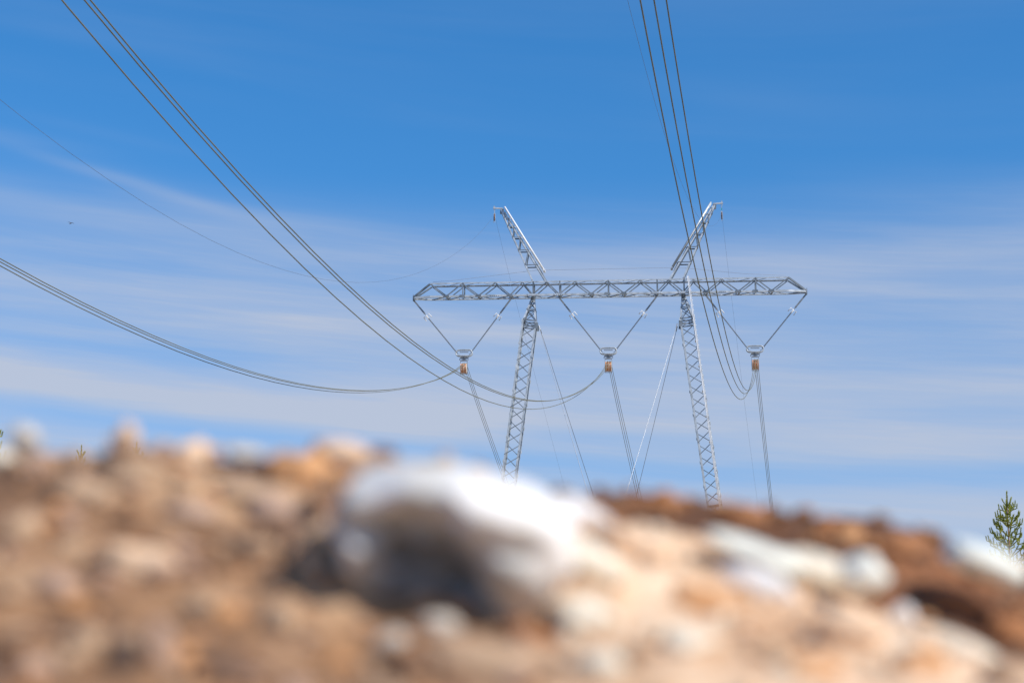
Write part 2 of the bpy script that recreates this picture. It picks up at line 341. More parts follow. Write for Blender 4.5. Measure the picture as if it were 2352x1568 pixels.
# ------------------------------------------------------------------ V insulator strings and pulley blocks
def make_vstring(uc, labels):
    root = empty('insulator_set', TP(uc, 0, -4.2), labels, 'insulators', 'V-shaped insulator sets under the crossbeam', rz=-BA)
    def Q(u, w_, z): return Vector((u, w_, z + 4.2))
    for sd in (-1, 1):
        au = {-10: (3.57, 3.25), 0: (3.36, 3.36), 10: (3.25, 3.57)}[uc][0 if sd < 0 else 1]
        a = Q(sd * au, 0, -.08); b = Q(sd * .36, 0, -4.0); d = (b - a).normalized(); Lh = (b - a).length; perp = Vector((0, 1, 0)); inp = d.cross(perp).normalized()
        m = MB(); m.bar(a, a + d * 1.12, .11, .05, (0, 1, 0)); m.bar(a + d * 1.08, a + d * 1.42, .04, .05)
        m.tube([a + d * 1.16 + inp * .05 * sin(t) + d * .09 * cos(t) for t in [i * pi / 4 for i in range(8)]], .018, 6, True)
        m.build('extension_link', M_GALV_D, root)
        m = MB(); s0 = 1.42
        hub = a + d * s0
        m.bar(hub, hub + d * .26, .10, .10)
        for sg in (-1, 1):
            m.tube([hub + d * .05, hub + inp * sg * .22 + d * -.02, hub + inp * sg * .24 + d * .30], .034, 6)
            m.tube([hub + d * .12, hub + perp * sg * .22 + d * .0, hub + perp * sg * .2 + d * .26], .022, 6)
        m.build('arcing_horn', M_ALU, root)
        m = MB(); s1 = Lh - .18; n = int((s1 - s0 - .2) / .078); pr = []
        for i in range(n):
            h = i * .078; pr += [(h, .026), (h + .018, .058), (h + .03, .064), (h + .036, .026)]
        pr.append((s1 - s0 - .2, .026)); m.lathe(a + d * (s0 + .2), d, pr, 8); m.build('insulator', M_INS, root)
        m = MB(); m.bar(a + d * s1, a + d * Lh, .07, .05); m.bar(b, Q(sd * .16, 0, -4.22), .045, .045)
        m.bar(b, Q(sd * .24, .0, -4.18), .05, .03, (0, 1, 0), .06); m.build('end_fitting', M_GALV, root)
    for y in (-.14, .14):                              # racetrack-shaped corona rings
        pts = []
        for i in range(44):
            t = 2 * pi * i / 44; cx = .36 if cos(t) > 0 else -.36
            pts.append(Q(cx + cos(t) * .21, y, -3.86 + sin(t) * .21))
        m = MB(); m.tube(pts, .036, 8, True, ref=(0, 1, 0)); m.build('corona_ring', M_GALV, root)
    m = MB(); m.plate(Q(0, 0, -4.20), (1, 0, 0), (0, 0, 1), [(-.3, -.05), (-.1, -.10), (.1, -.10), (.3, -.05), (.26, .07), (-.26, .07)], .05)
    m.bar(Q(-.3, 0, -3.80), Q(.3, 0, -3.80), .04, .05); m.bar(Q(0, -.15, -4.14), Q(0, .15, -4.14), .05, .05)
    for sg in (-1, 1): m.tube([Q(sg * .27, 0, -4.2), Q(sg * .31, 0, -4.33), Q(sg * .27, 0, -4.37)], .022, 6)
    m.build('yoke_plate', M_GALV_D, root)
    return root
def make_block(uc, label):
    root = empty('pulley_block', TP(uc, 0, -4.95), label, 'pulley block', 'pulley blocks below the insulator sets', rz=-BA)
    m = MB(); z0 = .0                                 # local origin: the sheave axle
    m.plate((0, 0, .575), (1, 0, 0), (0, 0, 1), [(-.235, -.06), (.235, -.06), (.235, .0), (.07, .06), (.06, .15), (-.06, .15), (-.07, .06), (-.235, .0)], .07)
    m.bar((0, 0, .70), (0, 0, .80), .07, .07)
    for x in (-.235, .235):
        m.bar((x, 0, .60), (x, 0, -.42), .022, .085, (0, 1, 0)); m.plate((x, 0, 0), (0, 1, 0), (0, 0, 1), [(-.1, -.1), (.1, -.1), (.1, .1), (-.1, .1)], .03)
    m.bar((-.235, 0, -.40), (.235, 0, -.40), .04, .03); m.tube([(-.25, 0, 0), (.25, 0, 0)], .03, 8)
    m.build('frame', M_GALV_D, root)
    for i in range(4):
        x = -.165 + .11 * i; m = MB()
        m.lathe((x - .048, 0, 0), (1, 0, 0), [(0, .355), (.012, .362), (.036, .315), (.060, .315), (.084, .362), (.096, .355)], 40)
        m.build('sheave', M_ORANGE, root).visible_shadow = True
        r = MB()
        for sg in (-1, 1): r.lathe((x + sg * .041 - .008, 0, 0), (1, 0, 0), [(0, .345), (.0, .370), (.016, .370), (.016, .345)], 40)
        r.build('rim', M_CREAM, root.children[-1])
    return root
names = {-10: 'left', 0: 'middle', 10: 'right'}
for uc, l in ((-10, "V-shaped pair of insulator strings under the crossbeam's left end, outside the left mast"),
              (0, 'V-shaped pair of insulator strings hanging between the two masts'),
              (10, "V-shaped pair of insulator strings under the crossbeam's right end, partly behind passing conductors")):
    make_vstring(uc, l)
for uc, l in ((-10, 'orange and white pulley block hanging left of the left mast'), (0, 'orange and white pulley block hanging between the two masts'),
              (10, 'orange and white pulley block hanging right of the right mast')):
    make_block(uc, l)
# small blocks for the earth wires
for sd, z, ln, l in ((-1, 5.78, .0, 'small pulley block hanging from the tip of the left peak'), (1, 5.55, .12, 'small pulley block hanging from the tip of the right peak, with a green tag')):
    root = empty('earth_wire_pulley', TP(sd * 7.93, 0, z), l, 'pulley block', 'small pulley blocks on the peaks', rz=-BA); m = MB()
    m.tube([Vector((.05 * cos(t), 0, 6.31 - z + .06 * sin(t))) for t in [i * pi / 5 for i in range(10)]], .014, 6, True, (0, 1, 0))
    m.bar((0, 0, 6.27 - z), (0, 0, 6.14 - z), .03, .05); m.bar((0, 0, 6.16 - z), (0, 0, .24), .025, .025)
    for x in (-.05, .05): m.bar((x, 0, .30), (x + .02 * sd, 0, -.36), .02, .09, (0, 1, 0))
    m.bar((-.06, 0, .3), (.06, 0, .3), .05, .05); m.tube([(-.07, 0, 0), (.07, 0, 0)], .02, 6); m.build('frame', M_GALV, root)
    r = MB(); r.lathe((-.032, 0, 0), (1, 0, 0), [(0, .25), (.01, .26), (.025, .22), (.04, .22), (.055, .26), (.065, .25)], 28); r.build('sheave', M_SMALL, root)
    if sd > 0:
        g = MB(); g.bar((0, -.03, .42), (0, -.03, .54), .05, .07); g.build('tag', pmat('green_tag', (.03, .35, .22), .5, 0, [(.02, .3, .2), (.04, .4, .25)], 9), root)

# ------------------------------------------------------------------ conductors (each runs over its sheave and on to both spans)
NA, FA = 0.1652, 0.1915
hN = Vector((-sin(NA), -cos(NA), 0)); hF = Vector((sin(FA), cos(FA), 0))
def wire(name, u, z, mN, kN, mF, kF, r, mat, label, cat, group, lift, tN=150, tF=150):
    P = TP(u, 0, z); pts = []; ts = [.0, .08, .16, .25, .4, .7, 1.2, 2, 3.2, 5, 7.5]; t = 10
    while t < 400: ts.append(t); t += 3.0
    for t in reversed([t for t in ts if 0 < t <= tN]):
        lf = lift - (lift - sqrt(max(0, lift * lift - t * t)) if t < lift * .3 else lift - lift * .954 * exp(-(t - lift * .3) / 3))
        pts.append(P + hN * t + Vector((0, 0, -mN * t + kN * t * t + lf)))
    pts.append(P + Vector((0, 0, lift)))
    for t in [t for t in ts if 0 < t <= tF]:
        lf = lift - (lift - sqrt(max(0, lift * lift - t * t)) if t < lift * .3 else lift - lift * .954 * exp(-(t - lift * .3) / 3))
        pts.append(P + hF * t + Vector((0, 0, -mF * t + kF * t * t + lf)))
    m = MB(); m.tube(pts, r, 6); o = m.build(name, mat); return tag(o, label, cat, group)
near = [(.309, 2.431), (.300, 2.45), (.297, 2.545), (.323, 2.52), (.307, 2.383), (.306, 2.371), (.283, 2.2), (.278, 2.139), (.277, 2.131)]
far = {10: [(.405, .359), (.41, .36), (.415, .36)], 0: [(.463, .324), (.447, .334), (.431, .344)], -10: [(.438, .345), (.433, .349), (.427, .353)]}
wl = {10: ['leftmost of the three brown conductors crossing in front of the right peak', 'middle one of the three brown conductors crossing in front of the right peak', 'rightmost of the three brown conductors crossing in front of the right peak'],
      0: ['lowest of the three conductors sweeping from the top left corner to the middle pulley block', 'conductor between two others, sweeping from the top left corner to the middle pulley block', 'highest of the three conductors sweeping from the top left corner to the middle pulley block'],
      -10: ['lowest of the three conductors sagging from the left edge to the left pulley block', 'conductor between two others, sagging from the left edge to the left pulley block', 'highest of the three conductors sagging from the left edge to the left pulley block']}
gp = {10: 'three conductors of the right phase', 0: 'three conductors of the middle phase', -10: 'three conductors of the left phase'}
for j, uc in enumerate((10, 0, -10)):
    for i in range(3):
        mN, kN = near[j * 3 + i]; mF, kF = far[uc][i]
        wire('conductor', uc - .11 + .11 * i + (.055 if True else 0), -4.88, mN, kN * 1e-3, mF, kF * 1e-3, .0152, M_WIRE, wl[uc][i], 'power line', gp[uc], .33)
wire('earth_wire', -7.93, 5.78, .479, 3.47e-3, .541, .745e-3, .0052, M_EARTH, 'thin earth wire from the left peak, sagging up to the left edge', 'earth wire', 'thin earth wires', .24, 140, 110)
wire('earth_wire', 7.93, 5.55, .347, 2.663e-3, .428, .983e-3, .0052, M_EARTH, 'thin earth wire from the right peak, rising to the top edge beside the conductors', 'earth wire', 'thin earth wires', .24, 140, 110)
# rope strung along the crossbeam through the ladder feet
m = MB(); kn = [(-12.2, 1.16), (-10.9, 1.22), (-5.0, 1.86), (-4.4, 1.86), (4.46, 1.87), (5.6, 1.8), (9.3, 1.35), (12.2, 1.16)]
pts = [TP(u, -.3, z) for u, z in kn]; m.tube(pts, .011, 6)
tag(m.build('rope', M_ROPE), 'thin slack rope stretched above the crossbeam past both peaks', 'rope')

# ------------------------------------------------------------------ bird
def ray(px, py): return (FWD + RIGHT * ((px - 1176) / FPX) + UP * (-(py - 784) / FPX)).normalized()
bp = EYE + ray(163, 513) * 150
bird = MB(); bird.tube([(-.16, 0, -.02), (-.08, 0, 0), (0, 0, .01), (.08, 0, .02), (.15, 0, .03)], [.01, .035, .04, .03, .012], 8)
bird.plate((-.17, 0, -.02), (1, 0, 0), (0, 1, 0), [(-.08, -.04), (.04, -.015), (.04, .015), (-.08, .04)], .008)
for sg in (-1, 1):
    bird.add([(.05, sg * .02, .02), (-.05, sg * .02, .015), (-.03, sg * .16, .07), (.05, sg * .15, .075), (-.05, sg * .34, .05), (-.02, sg * .33, .052),
              (.05, sg * .02, .012), (-.05, sg * .02, .007), (-.03, sg * .16, .062), (.05, sg * .15, .067), (-.05, sg * .34, .044), (-.02, sg * .33, .046)],
             [(0, 1, 2, 3), (3, 2, 4, 5), (9, 8, 7, 6), (11, 10, 8, 9), (0, 3, 9, 6), (3, 5, 11, 9), (5, 4, 10, 11), (4, 2, 8, 10), (2, 1, 7, 8)])
bo = bird.build('bird', M_BIRD); bo.location = bp; bo.rotation_euler = (radians(18), radians(-25), radians(65)); tag(bo, 'tiny dark bird in flight against the pale cirrus at left', 'bird')

# ------------------------------------------------------------------ young pines
M_NEEDLE = pmat('pine_needles', (.24, .3, .05), .55, 0, [(.24, .28, .035), (.42, .45, .06), (.62, .60, .12)], 2.2)
M_BARK = pmat('pine_bark', (.22, .12, .07), .85, 0, [(.16, .09, .05), (.34, .18, .09)], 7)
def make_pine(h, seed, spread):
    rnd = random.Random(seed); tr = MB(); cr = MB()
    n = 14; lean = (rnd.uniform(-.01, .01), rnd.uniform(-.01, .01))
    def ax_(z): return Vector((lean[0] * z + .015 * sin(z * 1.3 + seed), lean[1] * z + .015 * cos(z * 1.1), z))
    tr.tube([ax_(h * i / n) for i in range(n + 1)], [.0085 * h * (1 - i / n) ** .9 + .009 for i in range(n + 1)], 8)
    def needles(a, b, ln, dens):
        d = (b - a).normalized(); o = d.orthogonal().normalized(); p2 = d.cross(o); k = int((b - a).length * dens * 1.7) + 4
        for i in range(k):
            t = i / k; c = a.lerp(b, t); ang = rnd.uniform(0, 2 * pi); rad = o * cos(ang) + p2 * sin(ang); l = ln * rnd.uniform(.7, 1.1) * (1 - .25 * t)
            tip = c + (d * rnd.uniform(.55, .95) + rad * rnd.uniform(.55, .9)).normalized() * l; wv = d.cross(rad).normalized() * .012
            cr.add([c - wv, c + wv, tip], [(0, 1, 2)])
        for i in range(5):
            ang = rnd.uniform(0, 2 * pi); rad = o * cos(ang) + p2 * sin(ang); wv = d.cross(rad).normalized() * .009
            cr.add([b - wv, b + wv, b + (d + rad * .35).normalized() * ln * .75], [(0, 1, 2)])
    z = h - .5; step = .34; wi = 0
    needles(ax_(h - .46), ax_(h), .075, 420)
    tr.tube([ax_(h - .1), ax_(h)], .008, 5)
    while z > h * .16:
        dep = h - z; ln = min(spread * h * .5, .05 + .30 * dep) * (1 if z > h * .4 else .85); nb = rnd.choice((5, 5, 6, 6, 7)); a0 = rnd.uniform(0, 2 * pi)
        for b in range(nb):
            a = a0 + 2 * pi * b / nb + rnd.uniform(-.25, .25); l = ln * rnd.uniform(.7, 1.15); dr = Vector((cos(a), sin(a), 0)); base = ax_(z)
            up0 = max(.1, .8 - dep * .14); pts = [base]; m_ = max(3, int(l / .22)); cur = base; el_ = up0
            for i in range(m_):
                t = (i + 1) / m_; el_ = up0 * (1 - t) + (up0 + .35) * t; cur = cur + (dr * cos(el_) + Vector((0, 0, sin(el_)))) * (l / m_); pts.append(cur)
            tr.tube(pts, [.006 + .012 * min(1, l) * (1 - i / len(pts)) for i in range(len(pts))], 5)
            tipd = (dr * .45 + Vector((0, 0, 1))).normalized(); sh = rnd.uniform(.10, .20) * (1 if dep > .6 else .7)
            needles(pts[-1], pts[-1] + tipd * sh, .07, 210)
            s0 = len(pts) // 3 if l > .5 else 0
            for i in range(max(1, s0), len(pts)): needles(pts[i - 1], pts[i], .065, 170)
            if l > .3:
                for i in range(1, len(pts)):
                    if i < len(pts) * .3: continue
                    for sg in (-1, 1):
                        if rnd.random() < .15: continue
                        sdv = Vector((-dr.y, dr.x, 0)) * sg; ll = (.16 + .22 * (1 - i / len(pts)) * l) * rnd.uniform(.7, 1.2)
                        e = pts[i] + (dr * .55 + sdv * .8 + Vector((0, 0, .35))).normalized() * ll; tr.tube([pts[i], e], .006, 4)
                        needles(pts[i], e, .065, 170); needles(e, e + Vector((dr.x * .2, dr.y * .2, 1)).normalized() * rnd.uniform(.1, .2), .065, 210)
        z -= step * rnd.uniform(.85, 1.15) * (1 if dep < 3 else 1.15)
    return tr, cr
def pine(px, py, dist, h, seed, label, spread=.5, src=None):
    r = ray(px, py); r = r / sqrt(r.x ** 2 + r.y ** 2); tp = EYE + r * dist; base = Vector((tp.x, tp.y, tp.z - h))
    root = empty('pine_tree', base, label, 'tree', 'young pines behind the rubble')
    tr, cr = make_pine(h, seed, spread); tr.build('trunk', M_BARK, root); cr.build('crown', M_NEEDLE, root)
    root['ground'] = 0; del root['ground']; return root
pine(2315, 1129, 60, 7.4, 3, 'whole narrow young pine standing at the right edge behind the white stone')
pine(2384, 1196, 57, 6.4, 8, 'pine cut by the right edge of the photo, beside the whole young pine')
pine(-50, 868, 52, 9.0, 5, 'pine cut by the left edge, only its branch tips showing beside the pale stone')
pine(187, 1023, 70, 7.5, 11, 'tiny dark pine tip poking over the rubble right of the pale stone')
pine(312, 1016, 74, 7.5, 15, 'faint pine tip seen beside the upright peach stone on the rubble')

# ------------------------------------------------------------------ the rubble bank in the foreground (out of focus)
def interp(tab, x):
    if x <= tab[0][0]: return tab[0][1]
    for (a, b), (c, d) in zip(tab, tab[1:]):
        if x <= c: t = (x - a) / (c - a); t = t * t * (3 - 2 * t); return b + (d - b) * t
    return tab[-1][1]
R1 = [(-900, 1080), (-300, 1030), (0, 1030), (60, 1026), (110, 1022), (200, 1026), (300, 1024), (420, 1044), (560, 1046), (700, 1030), (850, 1025), (950, 1060), (1100, 1085), (1300, 1136), (1450, 1204), (1620, 1252), (1800, 1308), (1960, 1368), (2100, 1440), (2250, 1510), (2400, 1560), (2900, 1680), (3600, 1760)]
R2 = [(-900, 1700), (900, 1500), (1150, 1220), (1300, 1128), (1400, 1124), (1550, 1134), (1700, 1154), (1820, 1166), (1950, 1168), (2100, 1200), (2200, 1236), (2352, 1284), (2700, 1410), (3600, 1700)]
Y1, Y2 = 1.42, 1.62
def ridge(tab, x, yr):
    px = 1176 + x / (yr * cos(PITCH)) * FPX * 1.0; py = interp(tab, px); r = ray(px, py); return r.z / r.y * yr
def h_front(x, y):
    zr = ridge(R1, x, Y1); zf = -.035
    if y < Y1: t = (y - 1.02) / (Y1 - 1.02); z = zf + (zr - zf) * t if t > 0 else zf + (zr - zf) * t * .6
    else: z = zr - (y - Y1) * .5 - (y - Y1) ** 2 * .8
    n = noise.noise(Vector((x * 9, y * 9, 1.7))) * .014 + noise.noise(Vector((x * 24, y * 24, 4.1))) * .008 + noise.noise(Vector((x * 60, y * 60, 2.2))) * .004
    return z + n - .003
def h_back(x, y):
    zr = ridge(R2, x, Y2)
    z = zr - (Y2 - y) * .75 if y < Y2 else zr - (y - Y2) * .6
    n = noise.noise(Vector((x * 7, y * 7, 8.7))) * .006 + noise.noise(Vector((x * 22, y * 22, 3.1))) * .005 + noise.noise(Vector((x * 50, y * 50, 9.2))) * .004
    return z + n - .002
def sheet(name, hf, mat, x0, x1, y0, y1, st):
    nx, ny = int((x1 - x0) / st) + 1, int((y1 - y0) / st) + 1; m = MB(); vs = []
    for j in range(ny):
        for i in range(nx): x, y = x0 + i * st, y0 + j * st; vs.append((x, y, max(-.46, hf(x, y)) + EYE.z))
    m.add(vs, [(j * nx + i, j * nx + i + 1, (j + 1) * nx + i + 1, (j + 1) * nx + i) for j in range(ny - 1) for i in range(nx - 1)], True)
    return tag(m.build(name, mat), kind='structure')
M_TAN = pmat('tan_rubble', (.4, .27, .18), .95, 0, [(.06, .03, .018), (.30, .155, .072), (.62, .40, .23)], 8, .6, 5)
t_ = M_TAN.node_tree; rmp = next(n for n in t_.nodes if n.type == 'VALTORGB')      # browner left, paler right: uneven sunlight put into the soil colour
tcx = next(n for n in t_.nodes if n.type == 'TEX_COORD'); nzx = next(n for n in t_.nodes if n.type == 'TEX_NOISE')
r2 = t_.nodes.new('ShaderNodeValToRGB'); r2.color_ramp.elements[0].position = .3; r2.color_ramp.elements[0].color = (.50, .27, .13, 1); r2.color_ramp.elements[1].position = .65; r2.color_ramp.elements[1].color = (.84, .62, .42, 1)
t_.links.new(nzx.outputs['Fac'], r2.inputs[0]); sx = t_.nodes.new('ShaderNodeSeparateXYZ'); t_.links.new(tcx.outputs['Object'], sx.inputs[0])
mr = t_.nodes.new('ShaderNodeMapRange'); mr.inputs[1].default_value = -.06; mr.inputs[2].default_value = .12; t_.links.new(sx.outputs[0], mr.inputs[0])
mxx = t_.nodes.new('ShaderNodeMix'); mxx.data_type = 'RGBA'; t_.links.new(mr.outputs[0], mxx.inputs['Factor']); t_.links.new(rmp.outputs[0], mxx.inputs['A']); t_.links.new(r2.outputs[0], mxx.inputs['B'])
t_.links.new(mxx.outputs['Result'], t_.nodes['Principled BSDF'].inputs['Base Color'])
M_BROWN = pmat('brown_soil', (.12, .05, .025), .95, 0, [(.06, .026, .013), (.14, .058, .026), (.30, .12, .046)], 9, .6, 4)
sheet('rubble_bank', h_front, M_TAN, -1.3, 1.3, .45, 2.6, .011)
sheet('soil_bank', h_back, M_BROWN, -.9, 1.5, 1.25, 3.0, .014)

COLS = {'white': [(.62, .59, .57), (.84, .81, .77)], 'grey': [(.2, .2, .22), (.42, .42, .42)], 'cream': [(.6, .5, .36), (.8, .72, .58)], 'peach': [(.60, .37, .21), (.80, .57, .38)],
        'orange': [(.46, .20, .07), (.68, .36, .16)], 'tan': [(.34, .20, .115), (.56, .38, .235)], 'brown': [(.14, .07, .035), (.28, .15, .08)], 'pink': [(.34, .20, .13), (.50, .34, .245)], 'stone': [(.46, .40, .33), (.62, .56, .48)],
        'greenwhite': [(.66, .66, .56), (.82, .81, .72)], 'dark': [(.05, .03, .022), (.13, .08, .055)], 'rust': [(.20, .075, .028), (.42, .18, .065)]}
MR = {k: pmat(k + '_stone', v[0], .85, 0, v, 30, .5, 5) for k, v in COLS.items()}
M_BOULDER = pmat('quartz_boulder', (.7, .68, .66), .8, 0, [(.26, .26, .25), (.60, .57, .52), (.82, .78, .73), (.88, .85, .81)], 16, .6, 5)
t_ = M_BOULDER.node_tree; old = t_.nodes['Principled BSDF'].inputs['Base Color'].links[0].from_socket      # shade of the hollow painted in as grey
at = t_.nodes.new('ShaderNodeAttribute'); at.attribute_name = 'hollow_shade'; mb_ = t_.nodes.new('ShaderNodeMix'); mb_.data_type = 'RGBA'
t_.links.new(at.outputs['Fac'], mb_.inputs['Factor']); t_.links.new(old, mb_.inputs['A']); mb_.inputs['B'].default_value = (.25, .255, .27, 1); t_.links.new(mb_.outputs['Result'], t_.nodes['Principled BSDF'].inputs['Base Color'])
def surf_d(px, py, hf):
    r = ray(px, py); d = .7
    while d < 2.4:
        p = r * d
        if hf(p.x, p.y) >= p.z: return d
        d += .004
    return None
def rock_mesh(seed, cuts=9, amp=.16, sub=4):
    rnd = random.Random(seed); bm = bmesh.new(); bmesh.ops.create_icosphere(bm, subdivisions=sub, radius=1)
    pl = []
    for _ in range(cuts):
        n = Vector((rnd.gauss(0, 1), rnd.gauss(0, 1), rnd.gauss(0, 1))).normalized(); pl.append((n, rnd.uniform(.68, .92)))
    for v in bm.verts:
        c = v.co.copy()
        for n, d in pl:
            e = c.dot(n) - d
            if e > 0: c -= n * e * .9
        s = noise.noise(c * 1.7 + Vector((seed * 3.1, 0, 0))) * amp + noise.noise(c * 4.5 + Vector((seed, 5, 0))) * amp * .4
        v.co = c * (1 + s)
    return bm
def rock(px, py, rx, ry, ang, col, label, seed, d=None, hf=h_front, deep=None, sink=.25, mesh=None, mat=None, name='rock'):
    dd = d or surf_d(px, py + ry * .3, hf) or Y1
    dd = dd / 1.0; c = EYE + ray(px, py) * dd; k = dd / FPX; a = radians(-ang)
    ux = RIGHT * cos(a) + UP * sin(a); uy = -RIGHT * sin(a) + UP * cos(a); uz = FWD
    sx, sy = rx * k, ry * k; sz = (deep * k) if deep else (sx * .5 + sy * .5)
    bm = mesh or rock_mesh(seed); me = bpy.data.meshes.new(name)
    for v in bm.verts: v.co = ux * (v.co.x * sx) + uy * (v.co.y * sy) + uz * (v.co.z * sz)
    bm.normal_update(); bm.to_mesh(me); bm.free(); me.polygons.foreach_set('use_smooth', [True] * len(me.polygons)); me.materials.append(mat or MR[col])
    if (me.vertices and (ux.cross(uy)).dot(uz) < 0): me.flip_normals()
    o = bpy.data.objects.new(name, me); C.objects.link(o); o.location = c + FWD * (sz * sink)
    return tag(o, label, 'rock', 'stones lying on the rubble bank')
# the big white boulder: lit crown, lobes at its left end, a hollow undercut face below
bm = rock_mesh(21, 7, .12, 5); lay = bm.verts.layers.float.new('hollow_shade')
for v in bm.verts:
    x, y, z = v.co
    fr = max(0, -z)                                  # towards the camera
    hol = exp(-(abs((x + .20 + .12 * (y + .3)) / .48) ** 3 + abs((y + .52) / .66) ** 3)) * min(1, fr * 1.6)
    rg = 1 + .10 * noise.noise(Vector((x * 1.9, y * 1.9, z + 3))) + .06 * noise.noise(Vector((x * 4.6, y * 4.6, z + 9))); v.co.x *= rg; v.co.y *= rg
    v.co.z += hol * .78 + noise.noise(Vector((x * 3.6, y * 3.6, 7))) * hol * .75 + noise.noise(Vector((x * 8, y * 8, 3))) * hol * .25; v.co.y += hol * .22; v[lay] = min(1, 1.15 * exp(-(abs((x + .14) / .52) ** 4 + abs((y + .62) / .78) ** 3)) * min(1, max(0, .35 + fr * 4)))  # weight of the grey shade painted over the hollow
    for (bx, by, br, ba) in ((-.84, .30, .26, .34), (-.80, -.38, .26, .42), (.15, .52, .5, .36), (.62, .30, .4, .22), (-.42, .50, .24, .30), (.02, .08, .12, .30), (.45, -.30, .28, .22), (.50, .02, .14, -.25)):
        g = exp(-(((x - bx) / br) ** 2 + ((y - by) / br) ** 2)); v.co.z -= g * ba * (fr > 0); v.co.y += g * ba * .25
rock(1042, 1240, 274, 188, 6, None, 'large white boulder with a hollow face in painted grey shade, below the left mast', 21, d=1.19, deep=190, sink=.1, mesh=bm, mat=M_BOULDER, name='boulder')
